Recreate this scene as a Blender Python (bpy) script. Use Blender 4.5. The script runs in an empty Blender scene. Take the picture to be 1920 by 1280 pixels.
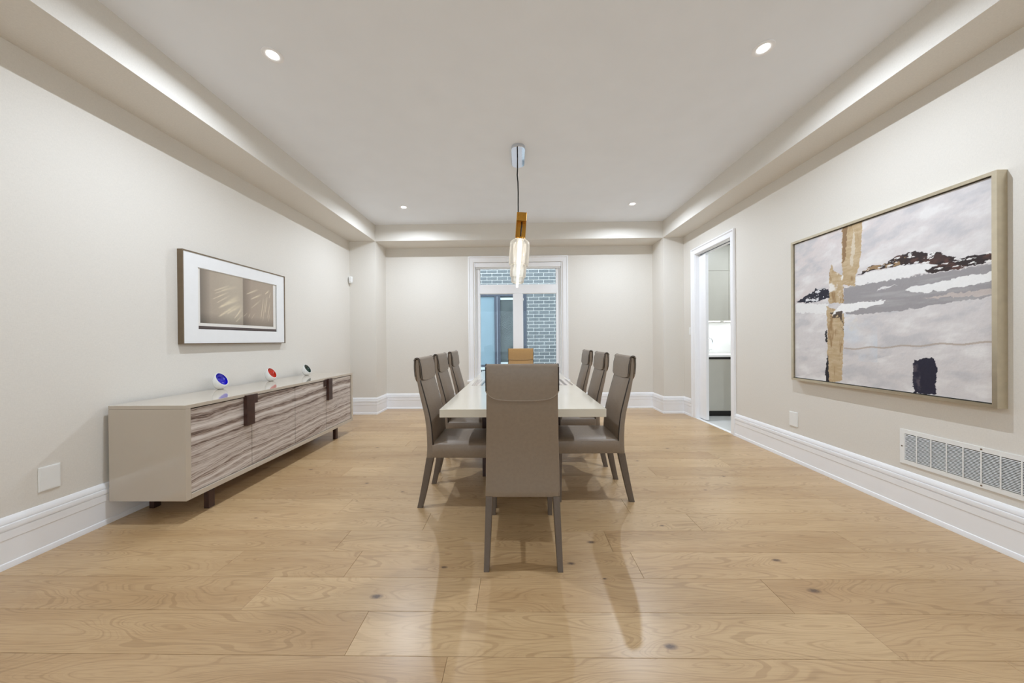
import bpy, bmesh, math, random
import numpy as np
from mathutils import Vector, Matrix

random.seed(7)
S = bpy.context.scene
C = S.collection
PI = math.pi

# ------------------------------------------------------------------ camera
cam_d = bpy.data.cameras.new('camera')
cam_d.sensor_width = 36.0
cam_d.lens = 36.0 * 600.0 / 1920.0
cam_d.clip_start = 0.02
cam = bpy.data.objects.new('camera', cam_d)
C.objects.link(cam)
cam.matrix_world = (Matrix.Translation((0, 0, 1.17)) @ Matrix.Rotation(math.radians(.93), 4, 'Z')
                    @ Matrix.Rotation(math.radians(90 - .2), 4, 'X') @ Matrix.Rotation(math.radians(-.43), 4, 'Z'))
S.camera = cam

# ------------------------------------------------------------------ world, exposure
W = bpy.data.worlds.new('overcast_sky')
S.world = W
W.use_nodes = True
bg = W.node_tree.nodes['Background']
bg.inputs[0].default_value = (.85, .94, 1.0, 1)
bg.inputs[1].default_value = 5.2
S.view_settings.view_transform = 'Standard'
S.view_settings.look = 'None'
S.view_settings.gamma = 1
S.view_settings.use_curve_mapping = False
S.view_settings.exposure = -0.80
POT_W = 46.0          # each recessed downlight
ROD_E = 15.0          # glowing rod of the pendant
KIT_W = 30.0          # servery lights
S.cycles.max_bounces = 10
S.cycles.diffuse_bounces = 6
S.cycles.glossy_bounces = 3
S.cycles.transparent_max_bounces = 16

# ------------------------------------------------------------------ helpers
def lin(r, g, b):
    f = lambda c: c / 12.92 if c <= .04045 else ((c + .055) / 1.055) ** 2.4
    return (f(r / 255), f(g / 255), f(b / 255), 1.0)

def nt(name):
    m = bpy.data.materials.new(name)
    m.use_nodes = True
    t = m.node_tree
    return m, t, t.nodes['Principled BSDF']

def N(t, kind, **kw):
    n = t.nodes.new(kind)
    for k, v in kw.items():
        if hasattr(n, k):
            setattr(n, k, v)
        else:
            n.inputs[k].default_value = v
    return n

def L(t, a, b):
    t.links.new(a, b)

def MATH(t, op, a, b=None, clamp=False):
    n = t.nodes.new('ShaderNodeMath'); n.operation = op; n.use_clamp = clamp
    for i, v in enumerate((a, b)):
        if v is None: continue
        if isinstance(v, (int, float)): n.inputs[i].default_value = v
        else: t.links.new(v, n.inputs[i])
    return n.outputs[0]

def ramp(t, fac, stops, interp='LINEAR'):
    r = t.nodes.new('ShaderNodeValToRGB')
    cr = r.color_ramp; cr.interpolation = interp
    while len(cr.elements) < len(stops): cr.elements.new(.5)
    for e, (p, c) in zip(cr.elements, stops):
        e.position = p; e.color = c
    t.links.new(fac, r.inputs[0])
    return r.outputs[0]

def mixc(t, fac, a, b, mode='MIX'):
    n = t.nodes.new('ShaderNodeMix'); n.data_type = 'RGBA'; n.blend_type = mode
    for s, v in ((n.inputs[0], fac), (n.inputs[6], a), (n.inputs[7], b)):
        if isinstance(v, (int, float, tuple)): s.default_value = v
        else: t.links.new(v, s)
    return n.outputs[2]

def simple(name, col, rough=.5, var=.04, scale=30, metal=0., bump=0., coat=0., spec=.5, bscale=None):
    m, t, b = nt(name)
    tc = N(t, 'ShaderNodeTexCoord')
    no = N(t, 'ShaderNodeTexNoise', Scale=scale, Detail=4.0)
    L(t, tc.outputs['Object'], no.inputs['Vector'])
    k = lambda s: tuple(min(1, c * s) for c in col[:3]) + (1,)
    L(t, ramp(t, no.outputs['Fac'], [(.3, k(1 - var)), (.7, k(1 + var))]), b.inputs['Base Color'])
    b.inputs['Roughness'].default_value = rough
    b.inputs['Metallic'].default_value = metal
    b.inputs['Coat Weight'].default_value = coat
    b.inputs['Coat Roughness'].default_value = .05
    b.inputs['Specular IOR Level'].default_value = spec
    if bump:
        bn = N(t, 'ShaderNodeTexNoise', Scale=bscale or scale * 8, Detail=2.0)
        L(t, tc.outputs['Object'], bn.inputs['Vector'])
        bu = N(t, 'ShaderNodeBump', Strength=bump, Distance=.002)
        L(t, bn.outputs['Fac'], bu.inputs['Height'])
        L(t, bu.outputs[0], b.inputs['Normal'])
    return m

def emit(name, col, strength):
    m, t, b = nt(name)
    b.inputs['Base Color'].default_value = (.8, .8, .8, 1)
    b.inputs['Emission Color'].default_value = col
    b.inputs['Emission Strength'].default_value = strength
    return m

def mesh(name, verts, faces, m=None, parent=None, smooth=False):
    me = bpy.data.meshes.new(name)
    me.from_pydata([tuple(v) for v in verts], [], faces)
    bm = bmesh.new(); bm.from_mesh(me)
    bmesh.ops.recalc_face_normals(bm, faces=bm.faces)
    bm.to_mesh(me); bm.free()
    if smooth is True:
        for p in me.polygons: p.use_smooth = True
    elif smooth:
        me.shade_smooth() if hasattr(me, 'shade_smooth') else None
        for p in me.polygons: p.use_smooth = True
        try: me.set_sharp_from_angle(angle=math.radians(smooth))
        except Exception: pass
    if m: me.materials.append(m)
    o = bpy.data.objects.new(name, me)
    C.objects.link(o)
    if parent: o.parent = parent
    return o

class MB:
    """collects simple solids into one mesh"""
    def __init__(s): s.v = []; s.f = []
    def add(s, v, f):
        k = len(s.v); s.v += [tuple(p) for p in v]; s.f += [tuple(i + k for i in q) for q in f]; return s
    def box(s, a, b):
        x0, y0, z0 = a; x1, y1, z1 = b
        return s.add([(x0,y0,z0),(x1,y0,z0),(x1,y1,z0),(x0,y1,z0),(x0,y0,z1),(x1,y0,z1),(x1,y1,z1),(x0,y1,z1)],
              [(0,3,2,1),(4,5,6,7),(0,1,5,4),(1,2,6,5),(2,3,7,6),(3,0,4,7)])
    def bbox(s, a, b, e=.003, seg=2):
        bm = bmesh.new(); bmesh.ops.create_cube(bm, size=1)
        for v in bm.verts:
            v.co = Vector([(a[i] + b[i]) / 2 + v.co[i] * (b[i] - a[i]) for i in range(3)])
        bmesh.ops.bevel(bm, geom=bm.edges[:], offset=e, segments=seg, affect='EDGES', profile=.5)
        bm.verts.index_update()
        r = s.add([v.co[:] for v in bm.verts], [[v.index for v in f.verts] for f in bm.faces]); bm.free(); return r
    def loft(s, rings, caps=True):
        n = len(rings[0]); v = [p for r in rings for p in r]; f = []
        for i in range(len(rings) - 1):
            for j in range(n):
                k = (j + 1) % n
                f.append((i*n+j, i*n+k, (i+1)*n+k, (i+1)*n+j))
        if caps: f += [tuple(range(n))[::-1], tuple(range((len(rings)-1)*n, len(rings)*n))]
        return s.add(v, f)
    def tube(s, pts, r, n=8, caps=True):
        pts = [Vector(p) for p in pts]; rings = []; up = Vector((.13, .27, .95)).normalized()
        for i, p in enumerate(pts):
            d = (pts[min(i+1, len(pts)-1)] - pts[max(i-1, 0)]).normalized()
            a = d.cross(up)
            if a.length < .05: a = d.cross(Vector((1, 0, 0)))
            a.normalize(); b = d.cross(a); rr = r[i] if isinstance(r, (list, tuple)) else r
            rings.append([p + a * math.cos(2*PI*k/n) * rr + b * math.sin(2*PI*k/n) * rr for k in range(n)])
        return s.loft(rings, caps)
    def lathe(s, prof, n=32, M=None, caps=True):
        rings = [[((M @ Vector((r*math.cos(2*PI*k/n), r*math.sin(2*PI*k/n), z))) if M else Vector((r*math.cos(2*PI*k/n), r*math.sin(2*PI*k/n), z))) for k in range(n)] for r, z in prof]
        return s.loft(rings, caps)
    def go(s, name, m, parent=None, smooth=False): return mesh(name, s.v, s.f, m, parent, smooth)

def rrect(hx0, hx1, y0, y1, r, z, n=4):
    """rounded rectangle ring in the x,y plane"""
    out = []
    for cx, cy, a0 in ((hx1 - r, y1 - r, 0), (hx0 + r, y1 - r, 90), (hx0 + r, y0 + r, 180), (hx1 - r, y0 + r, 270)):
        for k in range(n + 1):
            a = math.radians(a0 + 90 * k / n)
            out.append((cx + r * math.cos(a), cy + r * math.sin(a), z))
    return out

def tag(o, label, cat, group=None):
    o['label'] = label; o['category'] = cat
    if group: o['group'] = group
    return o

def thing(name, label, cat, loc=(0, 0, 0), rz=0, group=None):
    o = bpy.data.objects.new(name, None); C.objects.link(o)
    o.empty_display_size = .1
    o.location = loc; o.rotation_euler = (0, 0, rz)
    return tag(o, label, cat, group)

def struct(o, label=None):
    o['kind'] = 'structure'
    if label: o['label'] = label
    return o

def interp(x, pts):
    for (a, va), (b, vb) in zip(pts, pts[1:]):
        if x <= b:
            k = (x - a) / (b - a) if b > a else 0
            k = max(0, min(1, k)); return va + (vb - va) * k
    return pts[-1][1]

# ------------------------------------------------------------------ materials
M = {}
def wall_mat(name, col):
    m, t, b = nt(name)
    tc = N(t, 'ShaderNodeTexCoord')
    mp = N(t, 'ShaderNodeMapping'); mp.inputs['Scale'].default_value = (90, 90, 400)
    mp2 = N(t, 'ShaderNodeMapping'); mp2.inputs['Scale'].default_value = (400, 400, 60)
    n1 = N(t, 'ShaderNodeTexNoise', Scale=1.0, Detail=3.0); n2 = N(t, 'ShaderNodeTexNoise', Scale=1.0, Detail=3.0)
    for mm, nn in ((mp, n1), (mp2, n2)):
        L(t, tc.outputs['Object'], mm.inputs[0]); L(t, mm.outputs[0], nn.inputs['Vector'])
    s = MATH(t, 'MULTIPLY', MATH(t, 'ADD', n1.outputs['Fac'], n2.outputs['Fac']), .5)
    k = lambda q: tuple(c * q for c in col[:3]) + (1,)
    L(t, ramp(t, s, [(.35, k(.955)), (.65, k(1.03))]), b.inputs['Base Color'])
    b.inputs['Roughness'].default_value = .75
    b.inputs['Specular IOR Level'].default_value = .25
    bu = N(t, 'ShaderNodeBump', Strength=.12, Distance=.001)
    L(t, s, bu.inputs['Height']); L(t, bu.outputs[0], b.inputs['Normal'])
    return m
M['wall'] = wall_mat('linen_wallpaper', lin(226, 221, 213))
M['ceil'] = simple('ceiling_paint', lin(241, 244, 249), .85, .012, 4, bump=.05, bscale=200, spec=.2)
M['trim'] = simple('white_trim_paint', lin(246, 246, 248), .35, .01, 6)
M['plate'] = simple('white_plastic', lin(240, 240, 238), .3, .01, 20)
M['dark'] = simple('dark_gap', lin(40, 36, 34), .8)
M['subfloor'] = simple('dark_underlay', lin(70, 52, 36), .9)
M['leather'] = simple('taupe_leather', lin(139, 123, 107), .42, .05, 60, bump=.1, bscale=900, spec=.5)
M['tan'] = simple('warm_lit_leather', lin(176, 136, 84), .42, .05, 60, bump=.12, bscale=900, spec=.4)  # far chair: warm pendant light put into the leather colour
M['leg'] = simple('taupe_leather_legs', lin(108, 95, 84), .45, .05, 60, bump=.12, bscale=900, spec=.4)
M['pipe'] = simple('dark_piping', lin(46, 38, 33), .5)
M['seam'] = simple('pale_seam', lin(152, 136, 120), .4)
M['lacquer'] = simple('cream_lacquer', lin(222, 214, 198), .12, .012, 5, coat=.4)
M['cabinet'] = simple('greige_lacquer', lin(196, 184, 168), .1, .012, 5, coat=.5)
M['wenge'] = simple('dark_wenge', lin(62, 38, 30), .35, .25, 18)
M['black'] = simple('black_steel', lin(22, 21, 22), .4)
M['brass'] = simple('brushed_brass', lin(190, 140, 62), .28, .08, 40, metal=1.)
M['champagne'] = simple('champagne_frame', lin(206, 195, 172), .34, .05, 25, metal=.85)
M['bronze'] = simple('bronze_frame_edge', lin(128, 112, 92), .4, .05, 25, metal=.7)
M['chrome'] = simple('polished_chrome', lin(215, 220, 228), .06, .02, 5, metal=1.)
M['whiteglass'] = simple('white_glass', lin(238, 238, 236), .05, .01, 8, coat=1.)
M['blueglass'] = simple('cobalt_glass', lin(22, 12, 190), .06, .3, 14, coat=1.)
M['redglass'] = simple('red_orange_glass', lin(205, 42, 16), .06, .5, 22, coat=1.)
M['greenglass'] = simple('dark_green_glass', lin(10, 52, 40), .06, .4, 14, coat=1.)
M['mat'] = simple('white_mat_board', lin(238, 238, 238), .7, .01, 20)
M['kitcab'] = simple('greige_matt_cabinet', lin(200, 197, 187), .4, .02, 6)
M['marble'] = simple('white_marble_splash', lin(242, 242, 240), .2, .04, 3)
M['tile'] = simple('pale_marble_tile', lin(226, 226, 224), .15, .06, 3)
M['pebble'] = simple('grey_gravel', lin(120, 122, 124), .9, .3, 60)
M['mortar'] = simple('pale_mortar', lin(236, 238, 238), .9, .05, 40)
M['nframe'] = simple('slate_blue_frame', lin(76, 84, 98), .5, .04, 10)
M['nblind'] = simple('pale_blue_blind', lin(138, 164, 178), .6, .04, 5)
M['nglass'] = simple('dark_window_glass', lin(88, 98, 100), .25, .2, 3)
M['nwhite'] = simple('pale_sill', lin(216, 230, 234), .6, .03, 10)

# brick: colour differs from brick to brick
m, t, b = nt('grey_brick')
oi = N(t, 'ShaderNodeObjectInfo'); tc = N(t, 'ShaderNodeTexCoord')
no = N(t, 'ShaderNodeTexNoise', Scale=45.0, Detail=5.0); L(t, tc.outputs['Object'], no.inputs['Vector'])
c0 = ramp(t, oi.outputs['Random'], [(0, lin(104, 112, 116)), (1, lin(128, 134, 137))])
L(t, mixc(t, .5, c0, ramp(t, no.outputs['Fac'], [(.3, lin(92, 102, 107)), (.7, lin(138, 146, 150))])), b.inputs['Base Color'])
b.inputs['Roughness'].default_value = .9
M['brick'] = m

# clear architectural glass
def clear_glass(name, tint, refl=.3):
    m, t, b = nt(name); t.nodes.remove(b)
    tr = N(t, 'ShaderNodeBsdfTransparent'); tr.inputs[0].default_value = tint
    gl = N(t, 'ShaderNodeBsdfGlossy'); gl.inputs['Roughness'].default_value = .02
    fr = N(t, 'ShaderNodeFresnel', IOR=1.45); mx = N(t, 'ShaderNodeMixShader')
    L(t, MATH(t, 'MULTIPLY', fr.outputs[0], refl), mx.inputs[0]); L(t, tr.outputs[0], mx.inputs[1]); L(t, gl.outputs[0], mx.inputs[2])
    L(t, mx.outputs[0], t.nodes['Material Output'].inputs[0])
    return m
M['glass'] = clear_glass('window_glass', (.97, .99, 1, 1))
# pendant crystal: clear with a slight milky body that catches the rod's light
m, t, b = nt('pendant_crystal'); t.nodes.remove(b)
tr = N(t, 'ShaderNodeBsdfTransparent'); tr.inputs[0].default_value = (.97, .97, .96, 1)
tl = N(t, 'ShaderNodeBsdfTranslucent'); tl.inputs[0].default_value = (.95, .94, .92, 1)
df = N(t, 'ShaderNodeBsdfDiffuse'); df.inputs[0].default_value = (.95, .94, .92, 1)
gl = N(t, 'ShaderNodeBsdfGlossy'); gl.inputs['Roughness'].default_value = .08
fr = N(t, 'ShaderNodeFresnel', IOR=1.5)
lw = N(t, 'ShaderNodeLayerWeight', Blend=.35)
m1 = N(t, 'ShaderNodeMixShader'); m1.inputs[0].default_value = .5
L(t, tl.outputs[0], m1.inputs[1]); L(t, df.outputs[0], m1.inputs[2])
m2 = N(t, 'ShaderNodeMixShader')
L(t, MATH(t, 'ADD', MATH(t, 'MULTIPLY', lw.outputs['Facing'], .4), .28), m2.inputs[0])
L(t, tr.outputs[0], m2.inputs[1]); L(t, m1.outputs[0], m2.inputs[2])
m3 = N(t, 'ShaderNodeMixShader'); L(t, fr.outputs[0], m3.inputs[0]); L(t, m2.outputs[0], m3.inputs[1]); L(t, gl.outputs[0], m3.inputs[2])
L(t, m3.outputs[0], t.nodes['Material Output'].inputs[0])
M['crystal'] = m
M['rod'] = emit('glowing_led_rod', (1, .90, .72, 1), ROD_E)
M['lens'] = emit('downlight_lens', (1, .97, .92, 1), 12)
M['strip'] = emit('under_cabinet_led', (1, .98, .95, 1), 5)

# zebra-like veneer of the sideboard doors
def zebra(name, base_scale=1.0, light=1.0):
    m, t, b = nt(name)
    tc = N(t, 'ShaderNodeTexCoord'); sp = N(t, 'ShaderNodeSeparateXYZ'); L(t, tc.outputs['Object'], sp.inputs[0])
    mp = N(t, 'ShaderNodeMapping'); mp.inputs['Scale'].default_value = (1, 1.5, 5.5)
    L(t, tc.outputs['Object'], mp.inputs[0])
    n1 = N(t, 'ShaderNodeTexNoise', Scale=1.0, Detail=3.0); L(t, mp.outputs[0], n1.inputs['Vector'])
    v = MATH(t, 'ADD', MATH(t, 'ADD', sp.outputs['Z'], MATH(t, 'MULTIPLY', sp.outputs['Y'], -.055)),
             MATH(t, 'MULTIPLY', n1.outputs['Fac'], .13))
    w1 = N(t, 'ShaderNodeTexNoise', noise_dimensions='1D', Scale=1.0, Detail=3.0, Roughness=.62)
    L(t, MATH(t, 'MULTIPLY', v, 21 * base_scale), w1.inputs['W'])
    w2 = N(t, 'ShaderNodeTexNoise', noise_dimensions='1D', Scale=1.0, Detail=2.0)
    L(t, MATH(t, 'MULTIPLY', v, 95 * base_scale), w2.inputs['W'])
    mp2 = N(t, 'ShaderNodeMapping'); mp2.inputs['Scale'].default_value = (1, 14, 260)
    L(t, tc.outputs['Object'], mp2.inputs[0])
    n3 = N(t, 'ShaderNodeTexNoise', Scale=1.0, Detail=3.0); L(t, mp2.outputs[0], n3.inputs['Vector'])
    f = MATH(t, 'ADD', MATH(t, 'ADD', MATH(t, 'MULTIPLY', w1.outputs['Fac'], .55), MATH(t, 'MULTIPLY', w2.outputs['Fac'], .20)),
             MATH(t, 'MULTIPLY', n3.outputs['Fac'], .28))
    q = lambda r, g, bb: tuple(c * light for c in lin(r, g, bb)[:3]) + (1,)
    L(t, ramp(t, f, [(.35, q(70, 52, 45)), (.40, q(112, 92, 82)), (.45, q(160, 143, 132)), (.54, q(202, 190, 181)), (.64, q(222, 213, 206))]), b.inputs['Base Color'])
    b.inputs['Roughness'].default_value = .36
    return m
M['zebra'] = zebra('striped_wood_veneer')
# table inlay: the stripes run along the table
m, t, b = nt('striped_table_inlay')
tc = N(t, 'ShaderNodeTexCoord'); sp = N(t, 'ShaderNodeSeparateXYZ'); L(t, tc.outputs['Object'], sp.inputs[0])
n1 = N(t, 'ShaderNodeTexNoise', Scale=2.0, Detail=2.0); L(t, tc.outputs['Object'], n1.inputs['Vector'])
w1 = N(t, 'ShaderNodeTexNoise', noise_dimensions='1D', Scale=1.0, Detail=3.0, Roughness=.6)
L(t, MATH(t, 'ADD', MATH(t, 'MULTIPLY', sp.outputs['X'], 34), MATH(t, 'MULTIPLY', n1.outputs['Fac'], 1.2)), w1.inputs['W'])
L(t, ramp(t, w1.outputs['Fac'], [(.36, lin(70, 52, 45)), (.44, lin(140, 122, 110)), (.52, lin(200, 188, 176)), (.66, lin(216, 206, 194))]), b.inputs['Base Color'])
b.inputs['Roughness'].default_value = .14
M['inlay'] = m

# oak planks
KNOTS = [(-.654, 1.454, 1.0), (.418, 1.854, .8), (1.359, 1.707, .8), (1.366, 1.501, 1.0), (-.386, 1.645, .6), (.274, 1.676, .7),
         (.576, 1.224, .9), (.42, 1.57, .35), (.90, 2.02, .5), (-1.9, 2.9, .7), (-1.25, 2.62, .6), (-.9, 2.47, .5), (1.15, 3.1, .6),
         (1.6, 3.45, .7), (1.75, 2.75, .6), (1.45, 2.5, .45), (-1.55, 3.5, .6), (2.1, 4.3, .6), (1.3, 4.0, .5), (-1.1, 4.2, .6), (-1.75, 2.1, .4)]
m, t, b = nt('oak_planks')
tc = N(t, 'ShaderNodeTexCoord'); oi = N(t, 'ShaderNodeObjectInfo'); ge = N(t, 'ShaderNodeNewGeometry')
off = N(t, 'ShaderNodeCombineXYZ')
L(t, MATH(t, 'MULTIPLY', oi.outputs['Random'], 37.0), off.inputs[0]); L(t, MATH(t, 'MULTIPLY', oi.outputs['Random'], 91.0), off.inputs[1])
ad = N(t, 'ShaderNodeVectorMath', operation='ADD'); L(t, tc.outputs['Object'], ad.inputs[0]); L(t, off.outputs[0], ad.inputs[1])
kn = None; halo = None
for kx, ky, ks in KNOTS:
    su = N(t, 'ShaderNodeVectorMath', operation='SUBTRACT'); L(t, ge.outputs['Position'], su.inputs[0]); su.inputs[1].default_value = (kx, ky, 0)
    mu = N(t, 'ShaderNodeVectorMath', operation='MULTIPLY'); L(t, su.outputs[0], mu.inputs[0]); mu.inputs[1].default_value = (1 / (.036 * ks), 1 / (.018 * ks), 0)
    le = N(t, 'ShaderNodeVectorMath', operation='LENGTH'); L(t, mu.outputs[0], le.inputs[0])
    a = MATH(t, 'SUBTRACT', 1.0, le.outputs['Value'], True)
    h = MATH(t, 'SUBTRACT', 1.0, MATH(t, 'MULTIPLY', le.outputs['Value'], .22), True)
    kn = a if kn is None else MATH(t, 'MAXIMUM', kn, a)
    halo = h if halo is None else MATH(t, 'MAXIMUM', halo, h)
mp = N(t, 'ShaderNodeMapping'); mp.inputs['Scale'].default_value = (1.15, 6.5, 1); L(t, ad.outputs[0], mp.inputs[0])
n1 = N(t, 'ShaderNodeTexNoise', Scale=1.0, Detail=1.5, Roughness=.45); L(t, mp.outputs[0], n1.inputs['Vector'])
v = MATH(t, 'ADD', MATH(t, 'MULTIPLY', n1.outputs['Fac'], 62.0), MATH(t, 'MULTIPLY', halo, 5.0))
w1 = N(t, 'ShaderNodeTexNoise', noise_dimensions='1D', Scale=1.0, Detail=2.0, Roughness=.6)
L(t, v, w1.inputs['W'])
mp2 = N(t, 'ShaderNodeMapping'); mp2.inputs['Scale'].default_value = (7, 260, 1); L(t, ad.outputs[0], mp2.inputs[0])
n2 = N(t, 'ShaderNodeTexNoise', Scale=1.0, Detail=3.0); L(t, mp2.outputs[0], n2.inputs['Vector'])
mp3 = N(t, 'ShaderNodeMapping'); mp3.inputs['Scale'].default_value = (1.3, 9, 1); L(t, ad.outputs[0], mp3.inputs[0])
n3 = N(t, 'ShaderNodeTexNoise', Scale=1.0, Detail=3.0); L(t, mp3.outputs[0], n3.inputs['Vector'])
tone = ramp(t, oi.outputs['Random'], [(0, lin(180, 146, 104)), (.35, lin(202, 171, 129)), (.7, lin(194, 161, 119)), (1, lin(170, 135, 94))])
tone = mixc(t, .42, tone, ramp(t, n3.outputs['Fac'], [(.3, lin(176, 142, 101)), (.6, lin(203, 172, 131))]))
grain = ramp(t, w1.outputs['Fac'], [(.33, (.66, .60, .53, 1)), (.43, (.88, .85, .82, 1)), (.52, (1, 1, 1, 1)), (.7, (1.03, 1.03, 1.03, 1))])
tone = mixc(t, .46, tone, grain, 'MULTIPLY')
tone = mixc(t, .55, tone, ramp(t, n2.outputs['Fac'], [(.34, (.72, .68, .62, 1)), (.5, (1, 1, 1, 1))]), 'MULTIPLY')
nk = N(t, 'ShaderNodeTexNoise', Scale=90.0, Detail=3.0); L(t, ge.outputs['Position'], nk.inputs['Vector'])
kf = MATH(t, 'MULTIPLY', MATH(t, 'MULTIPLY', kn, 2.4), MATH(t, 'ADD', nk.outputs['Fac'], .1), True)
tone = mixc(t, MATH(t, 'MULTIPLY', MATH(t, 'POWER', halo, 4.0), .35), tone, lin(140, 104, 70))
tone = mixc(t, MATH(t, 'MULTIPLY', kf, .9), tone, lin(84, 62, 48))
L(t, tone, b.inputs['Base Color'])
b.inputs['Roughness'].default_value = .38
b.inputs['Coat Weight'].default_value = .5
b.inputs['Coat Roughness'].default_value = .26
b.inputs['Coat IOR'].default_value = 1.4
bu = N(t, 'ShaderNodeBump', Strength=.05, Distance=.001); L(t, n2.outputs['Fac'], bu.inputs['Height']); L(t, bu.outputs[0], b.inputs['Normal'])
M['oak'] = m

def painted(name, rough, bump):
    m, t, b = nt(name)
    at = N(t, 'ShaderNodeAttribute', attribute_name='paint')
    tc = N(t, 'ShaderNodeTexCoord'); no = N(t, 'ShaderNodeTexNoise', Scale=60.0, Detail=4.0); L(t, tc.outputs['Object'], no.inputs['Vector'])
    L(t, mixc(t, .35, at.outputs['Color'], ramp(t, no.outputs['Fac'], [(.3, (.9, .9, .9, 1)), (.65, (1, 1, 1, 1))]), 'MULTIPLY'), b.inputs['Base Color'])
    b.inputs['Roughness'].default_value = rough
    bu = N(t, 'ShaderNodeBump', Strength=bump, Distance=.003); L(t, no.outputs['Fac'], bu.inputs['Height']); L(t, bu.outputs[0], b.inputs['Normal'])
    return m
M['canvas'] = painted('painted_canvas', .55, .35)
M['print'] = painted('printed_paper', .6, .02)

# ------------------------------------------------------------------ room shell
XL, XR, YB, YR = -2.685, 2.635, 5.505, -3.3        # left wall, right wall, window wall, wall behind the camera
PY, PXL, PXR = 5.10, -2.265, 2.315                 # pillar faces
ZC, ZS = 3.035, 2.775                              # ceiling, soffit underside
TH = .15

fl = struct(MB().box((XL - TH, YR - TH, -.12), (XR + TH, YB + TH, -.018)).go('floor', M['subfloor']), 'pale oak plank floor')
seam0, pw, gap = 1.1785, .1968, .0009
fixed = {0: [-.653, 1.393], -1: [-.267, 1.75], 1: [-1.219, -.187, 1.172], 2: [-1.54, -.873, .613], 3: [-1.038, .52, 1.9]}
k0 = math.floor((YR - seam0) / pw)
k1 = math.ceil((YB - seam0) / pw)
for k in range(k0, k1):
    y0 = max(seam0 + k * pw, YR); y1 = min(seam0 + (k + 1) * pw, YB)
    if y1 - y0 < .01: continue
    if k in fixed: ends = fixed[k]
    else:
        ends = []; x = XL + random.uniform(.35, 1.7)
        while x < XR - .3: ends.append(x); x += random.uniform(1.25, 2.1)
    xs = [XL] + ends + [XR]
    for xa, xb in zip(xs, xs[1:]):
        cx, cy = (xa + xb) / 2, (y0 + y1) / 2
        hx, hy, e = (xb - xa) / 2 - gap / 2, (y1 - y0) / 2 - gap / 2, .0008
        v = [(-hx, -hy, -.0175), (hx, -hy, -.0175), (hx, hy, -.0175), (-hx, hy, -.0175), (-hx, -hy, -e), (hx, -hy, -e), (hx, hy, -e), (-hx, hy, -e),
             (-hx + e, -hy + e, 0), (hx - e, -hy + e, 0), (hx - e, hy - e, 0), (-hx + e, hy - e, 0)]
        f = [(0, 3, 2, 1)] + [(i, (i + 1) % 4, (i + 1) % 4 + 4, i + 4) for i in range(4)] + [(i + 4, (i + 1) % 4 + 4, (i + 1) % 4 + 8, i + 8) for i in range(4)] + [(8, 9, 10, 11)]
        o = mesh('plank', v, f, M['oak'], fl); o.location = (cx, cy, 0)

ce = struct(MB().box((XL - TH, YR - TH, ZC), (XR + TH, YB + TH, ZC + .12)).go('ceiling', M['ceil']), 'smooth white ceiling')
def soffit(a, b): o = MB().box(a, b).go('soffit', M['wall'], ce); return o
soffit((XL, YR, ZS), (PXL, YB, ZC)); soffit((PXR, YR, ZS), (XR, YB, ZC)); soffit((PXL, PY, ZS), (PXR, YB, ZC))

struct(MB().box((XL - TH, YR - TH, 0), (XL, YB + TH, ZC)).go('wall_left', M['wall']), 'plain beige wall behind the sideboard')
# right wall with the doorway
DY0, DY1, DZ = 3.985, 4.765, 2.41
KX0_ = XR + TH
struct(MB().box((XR, YR - TH, 0), (XR + TH, DY0 - .02, ZC)).box((XR, DY1 + .02, 0), (XR + TH, YB + TH, ZC)).box((XR, DY0 - .02, DZ + .02), (XR + TH, DY1 + .02, ZC))
       .go('wall_right', M['wall']), 'plain beige wall with the large painting and a doorway')
# window wall
WX0, WX1, WZ0, WZ1 = -.735, .775, .49, 2.525
wb = struct(MB().box((XL, YB, 0), (WX0, YB + TH, ZC)).box((WX1, YB, 0), (XR, YB + TH, ZC)).box((WX0, YB, WZ1), (WX1, YB + TH, ZC)).box((WX0, YB, 0), (WX1, YB + TH, WZ0))
            .go('wall_back', M['wall']), 'beige wall around the window')
MB().box((XL, PY, 0), (PXL, YB, ZS)).go('pillar', M['wall'], wb)
MB().box((PXR, PY, 0), (XR, YB, ZS)).go('pillar', M['wall'], wb)
# unseen wall behind the camera; its broad window is added for daylight fill
RX0, RX1, RZ0, RZ1 = -2.0, 2.0, .60, 2.55
struct(MB().box((XL, YR - TH, 0), (RX0, YR, ZC)).box((RX1, YR - TH, 0), (XR, YR, ZC)).box((RX0, YR - TH, RZ1), (RX1, YR, ZC)).box((RX0, YR - TH, 0), (RX1, YR, RZ0))
       .go('wall_rear', M['wall']), 'beige wall behind the viewer with a broad window added for fill light')
w3 = struct(bpy.data.objects.new('fill_window', None)); C.objects.link(w3)
fr = MB()
for a, b in (((RX0, YR - .1, RZ0), (RX1, YR - .03, RZ0 + .06)), ((RX0, YR - .1, RZ1 - .06), (RX1, YR - .03, RZ1))): fr.box(a, b)
for x in (RX0, RX0 + 1.14, RX1 - 1.2, RX1 - .06): fr.box((x, YR - .1, RZ0 + .06), (x + .06, YR - .03, RZ1 - .06))
fr.go('window_frame', M['trim'], w3)
for x0, x1 in ((RX0 + .06, RX0 + 1.14), (RX0 + 1.2, RX1 - 1.2), (RX1 - 1.14, RX1 - .06)):
    MB().box((x0, YR - .07, RZ0 + .06), (x1, YR - .064, RZ1 - .06)).go('pane', M['glass'], w3)

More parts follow.
